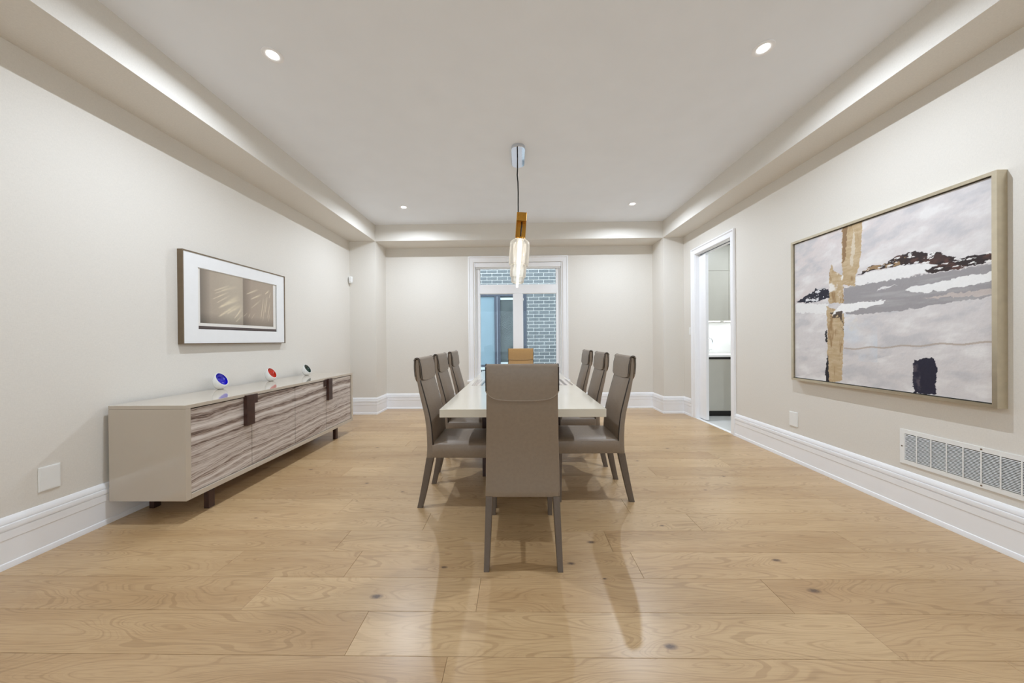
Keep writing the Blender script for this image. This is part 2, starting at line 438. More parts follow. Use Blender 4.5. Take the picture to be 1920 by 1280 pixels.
# ------------------------------------------------------------------ baseboards (mitred sweep of one profile)
PROF = [(0, 0), (.024, 0), (.024, .016), (.0205, .029), (.016, .032), (.016, .149), (.0190, .152), (.0190, .193), (.0145, .1945), (.0145, .199), (.0215, .201),
        (.0225, .214), (.0205, .226), (.0125, .228), (.0125, .2325), (.0165, .2345), (.0155, .246), (.010, .258), (.0055, .265), (0, .267)]
def sweep(name, p0, p1, n0, n1, nn):
    """p0..p1 along the wall foot, nn = wall normal, n0/n1 = mitre directions at each end"""
    rings = []
    for p, mm in ((p0, n0), (p1, n1)):
        rings.append([(p[0] + mm[0] * d, p[1] + mm[1] * d, z) for d, z in PROF])
    return struct(MB().loft(rings).go(name, M['trim'], None, 35), None)
def sgn(a, b): return (a[0] + b[0], a[1] + b[1])
ex, wx, sy = (1, 0), (-1, 0), (0, -1)
sweep('baseboard_left', (XL, YR), (XL, PY), (1, 0), (1, -1), ex)
sweep('baseboard_left_pillar', (XL, PY), (PXL, PY), (1, -1), (1, -1), sy)
sweep('baseboard_left_return', (PXL, PY), (PXL, YB), (1, -1), (1, -1), ex)
sweep('baseboard_back', (PXL, YB), (PXR, YB), (1, -1), (-1, -1), sy)
sweep('baseboard_right_return', (PXR, YB), (PXR, PY), (-1, -1), (-1, -1), wx)
sweep('baseboard_right_pillar', (PXR, PY), (XR, PY), (-1, -1), (-1, -1), sy)
sweep('baseboard_right_corner', (XR, PY), (XR, 4.851), (-1, -1), (-1, 0), wx)
sweep('baseboard_right', (XR, 3.899), (XR, YR), (-1, 0), (-1, 0), wx)
sweep('baseboard_rear', (XR - .03, YR), (XL + .03, YR), (0, 1), (0, 1), (0, 1))

# ------------------------------------------------------------------ doorway: jamb, casing, pocket door with its track
jb = struct(MB().box((XR, DY0 - .02, 0), (XR + TH, DY0, DZ + .02)).box((XR, DY1, 0), (XR + TH, DY1 + .02, DZ + .02)).box((XR, DY0, DZ), (XR + TH, DY1, DZ + .02)).go('trim_1', M['trim']), 'white door jamb lining')
def casing(name, outer, inner, face, axis, th, sill=None, mat='trim'):
    """stepped flat casing around an opening; outer/inner = (a0,a1,z1); axis 'x' lies on the window wall, 'y' on the right wall"""
    def P(a, z, d): return (a, face - d, z) if axis == 'x' else (face - d, a, z)
    a0, a1, zt = outer; b0, b1, zi = inner
    zb = sill if sill is not None else 0
    prof = [(0., 0.), (0., .026), (.10, .026), (.16, .030), (.24, .026), (.30, .017), (.94, .014), (1., .010), (1., 0.)]
    mb = MB()
    for s0, s1 in (((a0, zb, b0, zb), (a0, zt, b0, zi)), ((a0, zt, b0, zi), (a1, zt, b1, zi)), ((a1, zt, b1, zi), (a1, zb, b1, zb))):
        rings = [[P(q[0] + (q[2] - q[0]) * u, q[1] + (q[3] - q[1]) * u, d) for u, d in prof] for q in (s0, s1)]
        mb.loft(rings)
    return struct(mb.go(name, M[mat], None, 35))
casing('trim_2', (3.90, 4.85, 2.50), (DY0 - .006, DY1 + .006, DZ + .006), XR, 'y', .02)
d1 = struct(MB().bbox((2.688, 4.602, .012), (2.728, DY1 - .001, DZ - .03), .002).go('door_1', M['trim']), 'white pocket door peeking out of the wall')
MB().box((2.702, DY0 + .002, DZ - .004), (2.716, DY1 - .002, DZ - .0004)).go('track', M['nframe'], jb)
MB().box((XR - .006, DY0, -.017), (XR + .045, DY1, .004)).go('threshold', M['mat'], jb)
MB().box((XR + .045, DY0, -.017), (KX0_, DY1, -.001)).go('sill_tile', M['tile'], jb)

# ------------------------------------------------------------------ window
casing('trim_3', (-.835, .875, 2.615), (-.745, .785, 2.515), YB, 'x', .02, sill=.49)
struct(MB().bbox((-.86, YB - .05, .455), (.90, YB + .02, .49), .004).go('trim_4', M['trim']), 'white window stool')
struct(MB().box((-.835, YB - .018, .37), (.875, YB, .455)).go('trim_5', M['trim']), 'white apron below the window')
win = struct(bpy.data.objects.new('window_1', None), 'white three light window looking onto grey brick'); C.objects.link(win)
FY0, FY1 = YB + .06, YB + .13
lin_ = MB()                                         # reveal lining
lin_.box((WX0, YB, WZ0), (WX0 + .012, YB + TH, WZ1)).box((WX1 - .012, YB, WZ0), (WX1, YB + TH, WZ1)).box((WX0, YB, WZ1 - .012), (WX1, YB + TH, WZ1)).box((WX0, YB, WZ0), (WX1, YB + TH, WZ0 + .012))
lin_.go('reveal', M['trim'], win)
gx0, gx1, gm0, gm1 = -.645, .685, -.062, .100
gzb, gzm0, gzm1, gzt = .60, 1.985, 2.135, 2.42
f = MB()
f.bbox((WX0 + .012, FY0, WZ0 + .012), (gx0, FY1, WZ1 - .012), .003).bbox((gx1, FY0, WZ0 + .012), (WX1 - .012, FY1, WZ1 - .012), .003)
f.bbox((gx0, FY0, WZ0 + .012), (gx1, FY1, gzb), .003).bbox((gx0, FY0, gzm0), (gx1, FY1, gzm1), .003).bbox((gx0, FY0, gzt), (gx1, FY1, WZ1 - .012), .003)
f.bbox((gm0, FY0, gzb), (gm1, FY1, gzm0), .003)
f.go('window_frame', M['trim'], win)
for a0, a1, z0, z1 in ((gx0, gx1, gzm1, gzt), (gx0, gm0, gzb, gzm0), (gm1, gx1, gzb, gzm0)):
    bd = MB(); e = .008                               # glazing bead
    bd.box((a0, FY0 + .012, z0), (a0 + e, FY0 + .03, z1)).box((a1 - e, FY0 + .012, z0), (a1, FY0 + .03, z1)).box((a0, FY0 + .012, z0), (a1, FY0 + .03, z0 + e)).box((a0, FY0 + .012, z1 - e), (a1, FY0 + .03, z1))
    p = MB().box((a0, FY0 + .03, z0), (a1, FY0 + .036, z1)).go('pane', M['glass'], win)
    bd.go('glazing_bead', M['trim'], p)
for z in (1.86, .95): MB().bbox((.10, FY0 - .012, z), (.118, FY0, z + .04), .002).go('sash_lock', M['plate'], win)

bl = thing('roller_blind', 'white roller blind rolled up at the top of the window', 'blind', (.02, YB + .03, 2.42))
MB().bbox((WX0 + .014 - .02, -.026, .012), (WX1 - .014 - .02, .026, .090), .006).go('cassette', M['trim'], bl)
MB().bbox((WX0 + .02 - .02, -.008, -.004), (WX1 - .02 - .02, .010, .012), .004).go('bottom_bar', M['plate'], bl)
for x in (WX0 + .013 - .02, WX1 - .033 - .02):
    MB().bbox((x, -.006, -1.915), (x + .020, .012, -.004), .003).go('side_channel', M['plate'], bl)

# ------------------------------------------------------------------ neighbour house outside
NY = 8.15
gr = struct(MB().box((-9, YB + TH, -.55), (9, NY, -.45)).go('ground', M['pebble']), 'gravel side yard between the houses')
hs = thing('brick_house', 'grey brick house wall with pale mortar seen through the window', 'house', (0, NY, -.45))
nx0, nx1, nz0, nz1 = -1.62, .245, .50, 2.375        # its window opening
MB().box((-6, .008, 0), (nx0, .3, 6.4)).box((nx1, .008, 0), (6, .3, 6.4)).box((nx0, .008, nz1 + .45), (nx1, .3, 6.4)).box((nx0, .008, 0), (nx1, .3, nz0 + .45)).go('mortar_wall', M['mortar'], hs)
bw, bh, mw, mh = .2635, .0875, .0165, .019
bme = None; cache = {}
rows = range(-4, 32)
nb = 0
for r in rows:
    zc = 2.2255 + (r - 20) * bh
    if not .25 < zc < 3.12: continue
    x0 = .557 + (0 if r % 2 == 0 else .128)
    for i in range(-9, 8):
        a = x0 + i * bw + mw / 2; bb = x0 + (i + 1) * bw - mw / 2
        if zc < nz1 + .02 and zc > nz0 - .09:
            if bb > nx0 and a < nx1:
                if a < nx0: bb = nx0 - .004
                elif bb > nx1: a = max(a, nx1 + .004)
                else: continue
                if bb - a < .03: continue
        if bb < -1.35 or a > 1.5: continue
        ln = round(bb - a, 4)
        if ln not in cache:
            o = MB().bbox((-ln / 2, -.006, -(bh - mh) / 2), (ln / 2, .05, (bh - mh) / 2), .003, 1).go('brick', M['brick'], hs); cache[ln] = o.data
        else:
            o = bpy.data.objects.new('brick', cache[ln]); C.objects.link(o); o.parent = hs
        o.location = ((a + bb) / 2, random.uniform(-.0015, .0015), zc + .45); nb += 1
H_ = nz1 - nz0
f = MB(); f.bbox((nx0, -.01, H_ - .085), (nx1, .06, H_), .004).bbox((nx0, -.01, 0), (nx1, .06, .05), .004).bbox((nx1 - .085, -.01, .05), (nx1, .06, H_ - .085), .004).bbox((nx0, -.01, .05), (nx0 + .085, .06, H_ - .085), .004)
nw = f.go('window', M['nframe'], hs); nw.location = (0, 0, nz0 + .45); nw['label'] = 'slate framed window with pale blue blind'
MB().bbox((-.575, -.012, .05), (-.425, .06, H_ - .085), .004).go('mullion', M['nframe'], nw)
MB().box((-.512, -.016, .05), (-.496, -.012, H_ - .085)).go('bead', simple('mid_grey_bead', lin(150, 158, 172), .5), nw)
MB().box((nx0 + .085, .03, .05), (-.575, .035, H_ - .085)).go('blind', M['nblind'], nw)
MB().box((-.425, .03, .05), (nx1 - .085, .035, H_ - .085)).go('pane', M['nglass'], nw)
MB().box((-.425, .016, H_ - .17), (nx1 - .085, .024, H_ - .115)).go('blind_roll', M['nwhite'], nw)
MB().box((-.425, .016, .07), (nx1 - .085, .024, .115)).go('lower_rail', M['nwhite'], nw)
MB().bbox((nx0 - .05, -.06, -.07), (nx1 + .05, .0, -.012), .005).go('sill', M['nwhite'], nw)

# ------------------------------------------------------------------ servery beyond the doorway
KX0, KX1, KY0, KY1, KZ = XR + TH, 4.7, 2.6, 5.505, 2.75
struct(MB().box((KX0, KY0, -.12), (KX1, KY1, -.001)).go('floor_servery', M['tile']), 'pale marble tile floor of the servery')
struct(MB().box((KX0, KY0, KZ), (KX1, KY1, KZ + .1)).go('ceiling_servery', M['ceil']), 'white ceiling of the servery')
struct(MB().box((KX0, KY1, 0), (KX1, KY1 + .1, KZ)).go('wall_servery_back', M['marble']), 'white marble wall of the servery')
struct(MB().box((KX1, KY0, 0), (KX1 + .1, KY1, KZ)).go('wall_servery_right', M['wall']), 'side wall of the servery')
struct(MB().box((KX0, KY0 - .1, 0), (KX1, KY0, KZ)).go('wall_servery_front', M['wall']), 'near wall of the servery')
def base_unit(x0, x1, lab):
    c = thing('base_cabinet', lab, 'cabinet', ((x0 + x1) / 2, 4.87, 0), 0, 'servery base cabinets')
    w = (x1 - x0) / 2
    MB().box((-w, .02, .085), (w, .63, .895)).go('body', M['kitcab'], c)
    MB().box((-w, .045, 0), (w, .6, .085)).go('toe_kick', M['black'], c)
    MB().bbox((-w + .0015, 0, .085), (w - .0015, .02, .862), .0015).go('door', M['kitcab'], c)
    MB().box((-w, .018, .862), (w, .0205, .895)).go('grip_channel', M['black'], c)
base_unit(2.80, 3.40, 'greige base cabinet with black plinth seen through the doorway')
base_unit(3.40, 4.00, 'greige base cabinet right of the doorway view')
tag(MB().bbox((2.79, 4.855, .896), (4.05, 5.50, .926), .002).go('counter_slab', M['marble']), 'white stone counter slab on the servery base cabinets', 'counter')
def upper_unit(x0, x1, lab):
    c = thing('upper_cabinet', lab, 'cabinet', ((x0 + x1) / 2, 5.13, 1.46), 0, 'servery upper cabinets')
    w = (x1 - x0) / 2
    MB().box((-w, .02, 0), (w, .355, 1.20)).go('body', M['kitcab'], c)
    MB().bbox((-w + .0015, 0, 0), (w - .0015, .02, .787), .0015).go('door', M['kitcab'], c)
    MB().bbox((-w + .0015, 0, .791), (w - .0015, .02, 1.17), .0015).go('door', M['kitcab'], c)
    MB().box((-w + .04, .16, -.012), (w - .04, .19, -.0005)).go('light_strip', M['strip'], c)
    ld = bpy.data.lights.new('under_cabinet_light', 'AREA'); ld.shape = 'RECTANGLE'; ld.size = 2 * w - .1; ld.size_y = .025; ld.energy = KIT_W * .09; ld.color = (.88, .95, 1)
    lo = bpy.data.objects.new('under_cabinet_light', ld); C.objects.link(lo); lo.parent = c; lo.location = (0, .175, -.014)
upper_unit(2.80, 3.36, 'greige upper cabinet seen through the doorway')
upper_unit(3.36, 3.92, 'greige upper cabinet right of the doorway view')
fc = thing('faucet', 'chrome gooseneck faucet on the servery counter', 'faucet', (3.12, 5.36, .926))
pts = [(0, 0, .01), (0, 0, .20)] + [(.055 - .055 * math.cos(a), -.01, .20 + .06 * math.sin(a)) for a in [PI * i / 10 for i in range(11)]] + [(.113, -.012, .165)]
MB().tube(pts, .008, 10).go('spout', M['chrome'], fc, True)
MB().lathe([(.024, 0), (.024, .012), (.016, .02), (.014, .07), (.010, .075)], 20).go('body', M['chrome'], fc, 40)
MB().tube([(.012, -.005, .045), (.05, -.01, .05), (.095, -.015, .075)], [.007, .006, .004], 8).go('handle', M['chrome'], fc, True)
kd = thing('servery_downlight', 'recessed downlight in the servery ceiling', 'downlight', (3.45, 4.3, KZ))
MB().lathe([(.028, 0), (.05, 0), (.05, -.005), (.028, -.005)], 24).go('trim_ring', M['trim'], kd, 30)
ld = bpy.data.lights.new('servery_light', 'AREA'); ld.shape = 'DISK'; ld.size = .06; ld.energy = KIT_W; ld.color = (.84, .93, 1)
lo = bpy.data.objects.new('servery_light', ld); C.objects.link(lo); lo.parent = kd; lo.location = (0, 0, -.006)

# ------------------------------------------------------------------ recessed downlights
def downlight(x, y, lab, k=1.):
    d = thing('recessed_downlight', lab, 'downlight', (x, y, ZC), 0, 'recessed ceiling downlights')
    MB().lathe([(.042, -.0005), (.062, -.0005), (.0615, -.004), (.056, -.0065), (.043, -.005), (.036, -.0015), (.036, -.0005)], 40).go('trim_ring', M['trim'], d, 40)
    MB().lathe([(.034, -.0005), (.034, -.003), (.02, -.0045), (.004, -.005)], 32).go('lens', M['lens'], d, 40)
    ld = bpy.data.lights.new('downlight_lamp', 'AREA'); ld.shape = 'DISK'; ld.size = .04; ld.spread = math.radians(166); ld.energy = POT_W * k; ld.color = (.79, .885, 1)
    lo = bpy.data.objects.new('downlight_lamp', ld); C.objects.link(lo); lo.parent = d; lo.location = (0, 0, -.008)
downlight(-1.575, 2.06, 'round recessed ceiling downlight above the near end of the sideboard')
downlight(1.597, 2.09, 'round recessed ceiling downlight above the near end of the painting wall')
downlight(-1.565, 4.435, 'small far recessed ceiling downlight on the sideboard side')
downlight(1.60, 4.435, 'small far recessed ceiling downlight on the doorway side')
for y, w in ((-.30, 'just behind the viewer'),):  # unseen dimmed pair, added so light also comes from behind the camera
    downlight(-1.575, y, 'added unseen downlight %s on the sideboard side' % w, .25)
    downlight(1.597, y, 'added unseen downlight %s on the painting side' % w, .25)

# ------------------------------------------------------------------ dining chairs
REAR = [(.352, .062), (.42, .066), (.483, .065), (.56, .060), (.641, .048), (.716, .030), (.80, .010), (.886, -.006), (.93, -.015), (.98, -.019), (1.04, -.014)]
FRNT = [(.352, .113), (.42, .112), (.483, .109), (.56, .102), (.641, .090), (.716, .070), (.80, .048), (.886, .023), (.93, .016), (.99, .014), (1.04, .008)]
HALF = [(.352, .199), (.5, .197), (.7, .190), (.886, .1835), (1.05, .1825)]
def build_chair(label, loc, rz, leather='leather', group='dining chairs'):
    c = thing('dining_chair', label, 'chair', loc, rz, group)
    lm = M[leather]
    # back shell
    rings = []
    for i in range(25):
        z = .352 + (1.036 - .352) * i / 24
        h = interp(z, HALF) - .003
        rings.append(rrect(-h, h, interp(z, REAR) + .001, interp(z, FRNT), .009, z, 3))
    r0 = [(x * .99, y + (.004 if y < .08 else -.004), .346) for x, y, z in rings[0]]
    MB().loft([r0] + rings).go('back_shell', lm, c, 50)
    # front cushion
    rings = []; nz = 16
    for i in range(nz + 1):
        z = .45 + (.905 - .45) * i / nz
        h = interp(z, HALF) - .009; ya = interp(z, FRNT)
        s = math.sin(PI * min(1, max(0, (z - .43) / .50))) ** .5
        fr = []
        for j in range(13):
            q = -1 + 2 * j / 12
            fr.append((q * h, ya + .002 + .020 * s * (1 - abs(q) ** 3.5), z))
        bk = [(h, ya - .006, z), (-h, ya - .006, z)]
        rings.append(fr + bk)
    MB().loft(rings).go('back_cushion', lm, c, 50)
    # headrest strap wrapping the top
    hw = .1825; rings = []; nx = 21
    ry = [(.84, -.012), (.886, -.016), (.93, -.0225), (.98, -.027), (1.028, -.026)]
    fy = [(.84, .046), (.886, .042), (.93, .037), (.99, .032), (1.028, .0215)]
    edge_r = []; edge_f = []
    for i in range(nx):
        q = -1 + 2 * i / (nx - 1); q = math.copysign(1 - (1 - abs(q)) ** 1.6, q)
        x = q * hw
        zr = .866 + .012 * q * q + .040 * abs(q) ** 9
        zf = .884 + .010 * q * q + .012 * abs(q) ** 9
        sh = .004 * abs(q) ** 8
        def path(o):
            p = []
            for k in range(7):
                z = zr + (1.028 - zr) * k / 6; p.append((interp(z, ry) + o + sh, z))
            for k in range(1, 8):
                a = PI - PI * k / 8; p.append((-.0025 + (.0235 - o) * math.cos(a), 1.028 + (.0235 - o) * math.sin(a)))
            for k in range(7):
                z = 1.028 + (zf - 1.028) * k / 6; p.append((interp(z, fy) - o - sh, z))
            return p
        po = path(0); pi_ = path(.0075)
        rings.append([(x, y, z) for y, z in po] + [(x, y, z) for y, z in pi_[::-1]])
        edge_r.append((x, po[0][0] + .002, po[0][1] + .001)); edge_f.append((x, po[-1][0] - .002, po[-1][1] + .001))
        if i in (0, nx - 1): (lambda s: (globals().__setitem__('_e%d' % s, [(x * .992, y + (.0015 if y < 0 else -.0015), z - .001) for y, z in po])))(0 if i == 0 else 1)
    hr = MB().loft(rings).go('headrest', lm, c, 50)
    for e in (_e0, _e1): MB().tube(e, .0036, 6).go('piping', M['pipe'], hr, True)
    MB().tube(edge_r, .0038, 6).go('seam', M['seam'], hr, True)
    MB().tube(edge_f, .0022, 6).go('seam', M['seam'], hr, True)
    for s in (-1, 1):
        pts = [(s * (interp(z, HALF) - .004), interp(z, FRNT) - .001, z) for z in [.44 + (.89 - .44) * k / 14 for k in range(15)]]
        MB().tube(pts, .0038, 6).go('piping', M['pipe'], c, True)
    # seat
    rings = []
    for ins, z in ((.006, .350), (0, .358), (0, .432), (.003, .4385), (.0035, .4385), (.006, .444), (.016, .4505), (.045, .4575), (.10, .4620)):
        y0, y1 = .085 + ins * .4, .568 - ins
        ring = []
        h0, h1, r = .198 - ins, .207 - ins, max(.012, .03 - ins)
        for cx, cy, a0 in ((1, 1, 0), (-1, 1, 90), (-1, 0, 180), (1, 0, 270)):
            hh = h1 if cy else h0; yy = y1 if cy else y0
            for k in range(6):
                a = math.radians(a0 + 90 * k / 5)
                ring.append((cx * (hh - r) + r * math.cos(a), (yy - r if cy else yy + r) + r * math.sin(a), z))
        rings.append(ring)
    st = MB().loft(rings).go('seat', lm, c, 45)
    MB().tube(rings[3] + rings[3][:1], .0022, 5, False).go('seam', M['seam'], st, True)
    # legs
    for s in (-1, 1):
        rg = []
        for k in range(9):
            q = k / 8; z = .350 * q
            ya = -.004 + .066 * q ** .9; yb = .034 + .079 * q ** .9
            xo = .201 - .006 * q; wd = .028 + .008 * q
            a, b = sorted((s * xo, s * (xo - wd)))
            rg.append(rrect(a, b, ya, yb, .003, z, 2))
        MB().loft(rg).go('leg', M['leg'], c, 40)
        rg = []
        for q in (0, .5, 1):
            z = .352 * q; xo = .203; wd = .028 + .008 * q
            a, b = sorted((s * xo, s * (xo - wd)))
            rg.append(rrect(a, b, .524 - .008 * q, .556, .003, z, 2))
        MB().loft(rg).go('leg', M['leg'], c, 40)
    return c

def copy_tree(o, parent=None):
    n = o.copy(); C.objects.link(n)
    if parent is not None: n.parent = parent
    for ch in o.children: copy_tree(ch, n)
    return n

proto = build_chair('taupe leather dining chair at the near end of the table, back turned to the viewer', (.023, 1.614, 0), 0)
def chair(lab, x, y, rz):
    n = copy_tree(proto); n.location = (x, y, 0); n.rotation_euler = (0, 0, rz); n['label'] = lab
chair('nearest taupe leather dining chair on the sideboard side of the table', -.707, 2.43, -PI / 2)
chair('middle taupe leather dining chair on the sideboard side of the table', -.73, 3.03, -PI / 2)
chair('farthest taupe leather dining chair on the sideboard side of the table', -.735, 3.66, -PI / 2)
chair('nearest taupe leather dining chair on the painting side of the table', .835, 2.513, PI / 2)
chair('middle taupe leather dining chair on the painting side of the table', .825, 3.154, PI / 2)
chair('farthest taupe leather dining chair on the painting side of the table', .83, 3.80, PI / 2)
build_chair('leather dining chair, warm pendant light painted into its tan colour, at the far end of the table before the window', (.050, 4.65, 0), PI, 'tan')

# ------------------------------------------------------------------ dining table
tb = thing('dining_table', 'long glossy cream dining table with striped wood inlay under the pendant', 'table', (.029, 3.125, 0))
tx, ty = .50, 1.21
MB().bbox((-tx, -ty, .709), (tx, ty, .7585), .0025).go('tabletop', M['lacquer'], tb)
MB().bbox((-.452, -.197, .7583), (.478, .235, .7600), .0005).go('inlay', M['inlay'], tb)
MB().box((-.35, -.9, .66), (.35, .9, .7085)).go('under_frame', M['wenge'], tb)
for y in (-.365, .272):
    MB().bbox((-.335, y - .018, 0), (.335, y + .018, .66), .003).go('panel_leg', M['wenge'], tb)

# ------------------------------------------------------------------ sideboard
SX0, SX1, SY0, SY1, SZ0, SZ1 = -2.655, -2.145, 2.03, 4.13, .145, .765
sb = thing('sideboard', 'long low greige sideboard with striped wood doors and dark pulls', 'sideboard', ((SX0 + SX1) / 2, (SY0 + SY1) / 2, 0))
hx, hy = (SX1 - SX0) / 2, (SY1 - SY0) / 2
MB().bbox((-hx, -hy, SZ1 - .024), (hx, hy, SZ1), .0015).go('top', M['cabinet'], sb)
for s in (-1, 1):
    a, b = sorted((s * hy, s * (hy - .034)))
    MB().bbox((-hx, a, SZ0), (hx, b, SZ1 - .0245), .0015).go('end_panel', M['cabinet'], sb)
MB().bbox((-hx, -hy + .0345, SZ0), (hx, hy - .0345, SZ0 + .034), .0015).go('bottom_panel', M['cabinet'], sb)
MB().box((-hx + .002, -hy + .035, SZ0 + .035), (hx - .034, hy - .035, SZ1 - .025)).go('body', M['dark'], sb)
cy = (SY0 + SY1) / 2
seams = [2.068, 2.556, 3.062, 3.568, 4.090]
for i in range(4):
    a, b = seams[i] - cy, seams[i + 1] - cy
    d = MB().bbox((hx - .032, a + .0026, SZ0 + .038), (hx - .010, b - .0026, SZ1 - .032), .001).go('door', M['zebra'], sb)
    xf = hx - .010
    if i == 0: hb = ((xf, b - .078, .515), (xf + .030, b - .002, .752))
    elif i == 1: hb = ((xf, a + .004, .676), (xf + .012, a + .050, .750))
    elif i == 2: hb = ((xf, b - .062, .668), (xf + .012, b - .014, .752))
    else: hb = ((xf, a - .010, .512), (xf + .030, a + .078, .752))
    if i == 3: hb = ((xf, a + .002, .512), (xf + .030, a + .074, .752))
    if i == 2: hb = ((xf, b - .050, .672), (xf + .012, b - .004, .750))
    MB().bbox(hb[0], hb[1], .002).go('handle', M['wenge'], d)
for y in (2.22, 3.80):
    for x0 in (hx - .040, -hx + .04):
        MB().bbox((x0 - .036 if x0 > 0 else x0, y - cy, 0), (x0 if x0 > 0 else x0 + .036, y - cy + .045, SZ0 - .022), .002).go('leg', M['wenge'], sb)
    MB().box((-hx + .04, y - cy, SZ0 - .022), (hx - .04, y - cy + .045, SZ0 - .0003)).go('leg_brace', M['black'], sb)

# ------------------------------------------------------------------ cut glass orbs on the sideboard
def orb(x, y, inner, lab, R=.050, ang=0.):
    o = thing('glass_orb', lab, 'ornament', (x, y, SZ1), 0, 'cut glass orbs on the sideboard')
    n = Vector((.785, .02 + ang, .66)).normalized()
    q = Vector((0, 0, 1)).rotation_difference(n).to_matrix().to_4x4()
    T = Matrix.Translation((0, 0, R * .955)) @ Matrix.Diagonal((.72, .72, 1, 1)) @ q
    th = math.radians(70)
    prof = [(.001, -R)] + [(R * math.sin(a), -R * math.cos(a)) for a in [(PI - th) * k / 18 for k in range(1, 19)]]
    rr, rz_ = prof[-1]
    prof += [(rr - .003, rz_ + .0012), (rr - .006, rz_ - .0005)]
    mb = MB().lathe(prof, 32, T, False)
    for i, v in enumerate(mb.v):
        if v[2] < .0: mb.v[i] = (v[0], v[1], 0.0)
    mb.go('shell', M['whiteglass'], o, 40)
    ip = [(rr - .0055, rz_ + .0004)] + [((rr - .0055) * math.cos(a), rz_ - .052 * math.sin(a)) for a in [PI / 2 * k / 9 for k in range(1, 9)]] + [(.001, rz_ - .052)]
    MB().lathe(ip, 32, T, False).go('hollow', inner, o, 40)
    MB().lathe([(.015, 0.0), (.017, .002), (.012, .003)], 20).go('foot', M['chrome'], o)
orb(-2.585, 2.742, M['blueglass'], 'white glass orb with cobalt blue hollow, largest and nearest on the sideboard', .075)
orb(-2.572, 3.297, M['redglass'], 'white glass orb with red orange hollow, middle of the sideboard', .073)
orb(-2.562, 3.848, M['greenglass'], 'white glass orb with dark green hollow, far end of the sideboard', .070)

# ------------------------------------------------------------------ artwork
def vnoise(x, y, seed):
    rs = np.random.RandomState(seed); g = rs.rand(257, 257)
    xi = np.floor(x).astype(int); yi = np.floor(y).astype(int); fx = x - xi; fy = y - yi
    fx = fx * fx * (3 - 2 * fx); fy = fy * fy * (3 - 2 * fy); xi %= 256; yi %= 256
    return (g[xi, yi] * (1 - fx) + g[xi + 1, yi] * fx) * (1 - fy) + (g[xi, yi + 1] * (1 - fx) + g[xi + 1, yi + 1] * fx) * fy
def fbm(x, y, seed, o=4):
    r = 0; a = .5; s = 0
    for k in range(o): r = r + a * vnoise(x * 2 ** k, y * 2 ** k, seed + k); s += a; a *= .55
    return r / s
def inside(px, py, poly):
    r = np.zeros(px.shape, bool); n = len(poly)
    for i in range(n):
        x1, y1 = poly[i]; x2, y2 = poly[(i + 1) % n]
        c = ((y1 > py) != (y2 > py)) & (px < (x2 - x1) * (py - y1) / ((y2 - y1) or 1e-9) + x1)
        r ^= c
    return r
def srgb_lin(a):
    a = a / 255.; return np.where(a <= .04045, a / 12.92, ((a + .055) / 1.055) ** 2.4)
def painted_sheet(name, P, nu, nv, col, mat, parent, thick, normal):
    """grid of nu x nv points; P(u,v) -> local position; col = array nv x nu x 3 in sRGB"""
    u = np.linspace(0, 1, nu); v = np.linspace(0, 1, nv)
    verts = [P(a, b) for b in v for a in u]
    n0 = len(verts)
    faces = [(j * nu + i, j * nu + i + 1, (j + 1) * nu + i + 1, (j + 1) * nu + i) for j in range(nv - 1) for i in range(nu - 1)]
    me = bpy.data.meshes.new(name); me.from_pydata(verts, [], faces); me.update()
    if Vector(me.polygons[0].normal).dot(Vector(normal)) < 0: me.flip_normals()
    at = me.color_attributes.new('paint', 'FLOAT_COLOR', 'POINT')
    c = np.ones((nv * nu, 4), np.float32); c[:, :3] = srgb_lin(col.reshape(-1, 3))
    at.data.foreach_set('color', c.ravel())
    me.materials.append(mat)
    o = bpy.data.objects.new(name, me); C.objects.link(o); o.parent = parent
    return o

# large abstract canvas
A=[(0.35, 1.02), (0.473, 1.02), (0.467, 0.87), (0.455, 0.747), (0.431, 0.676), (0.431, 0.611), (0.356, 0.637), (0.349, 0.799)]
A2=[(0.268, 0.729), (0.281, 0.789), (0.298, 0.73), (0.356, 0.698), (0.361, 0.516), (0.26, 0.528)]
A3=[(0.245, 0.515), (0.364, 0.449), (0.347, 0.021), (0.265, -0.02), (0.248, 0.093), (0.254, 0.304)]
Ab=[(0.353, 1.0), (0.385, 1.0), (0.372, 0.792), (0.353, 0.771)]
Aw=[(0.423, 0.981), (0.431, 0.856), (0.413, 0.731), (0.398, 0.761), (0.411, 0.887)]
B=[(0.437, 0.681), (0.518, 0.719), (0.602, 0.712), (0.641, 0.748), (0.723, 0.752), (0.782, 0.727), (0.829, 0.719), (0.887, 0.665), (0.936, 0.669), (1.02, 0.672), (1.02, 0.626), (0.916, 0.622), (0.844, 0.623), (0.782, 0.621), (0.766, 0.635), (0.822, 0.659), (0.715, 0.687), (0.641, 0.691), (0.561, 0.692), (0.472, 0.686)]
Bt=[(0.472, 0.698), (0.518, 0.717), (0.602, 0.712), (0.641, 0.736), (0.688, 0.73), (0.679, 0.694), (0.621, 0.695), (0.561, 0.692)]
Bb=[(0.758, 0.712), (0.829, 0.713), (0.867, 0.673), (0.814, 0.666)]
W1=[(0.437, 0.674), (0.561, 0.685), (0.679, 0.688), (0.814, 0.66), (0.766, 0.624), (0.641, 0.616), (0.437, 0.617)]
G=[(0.362, 0.61), (0.437, 0.617), (0.641, 0.616), (0.798, 0.618), (1.02, 0.617), (1.02, 0.475), (0.888, 0.465), (0.678, 0.44), (0.471, 0.435), (0.374, 0.442), (0.361, 0.516)]
W2=[(0.679, 0.553), (0.723, 0.568), (0.814, 0.568), (0.916, 0.578), (1.02, 0.585), (1.02, 0.544), (0.902, 0.532), (0.798, 0.523), (0.715, 0.531)]
W3=[(0.549, 0.561), (0.581, 0.589), (0.65, 0.585), (0.581, 0.574)]
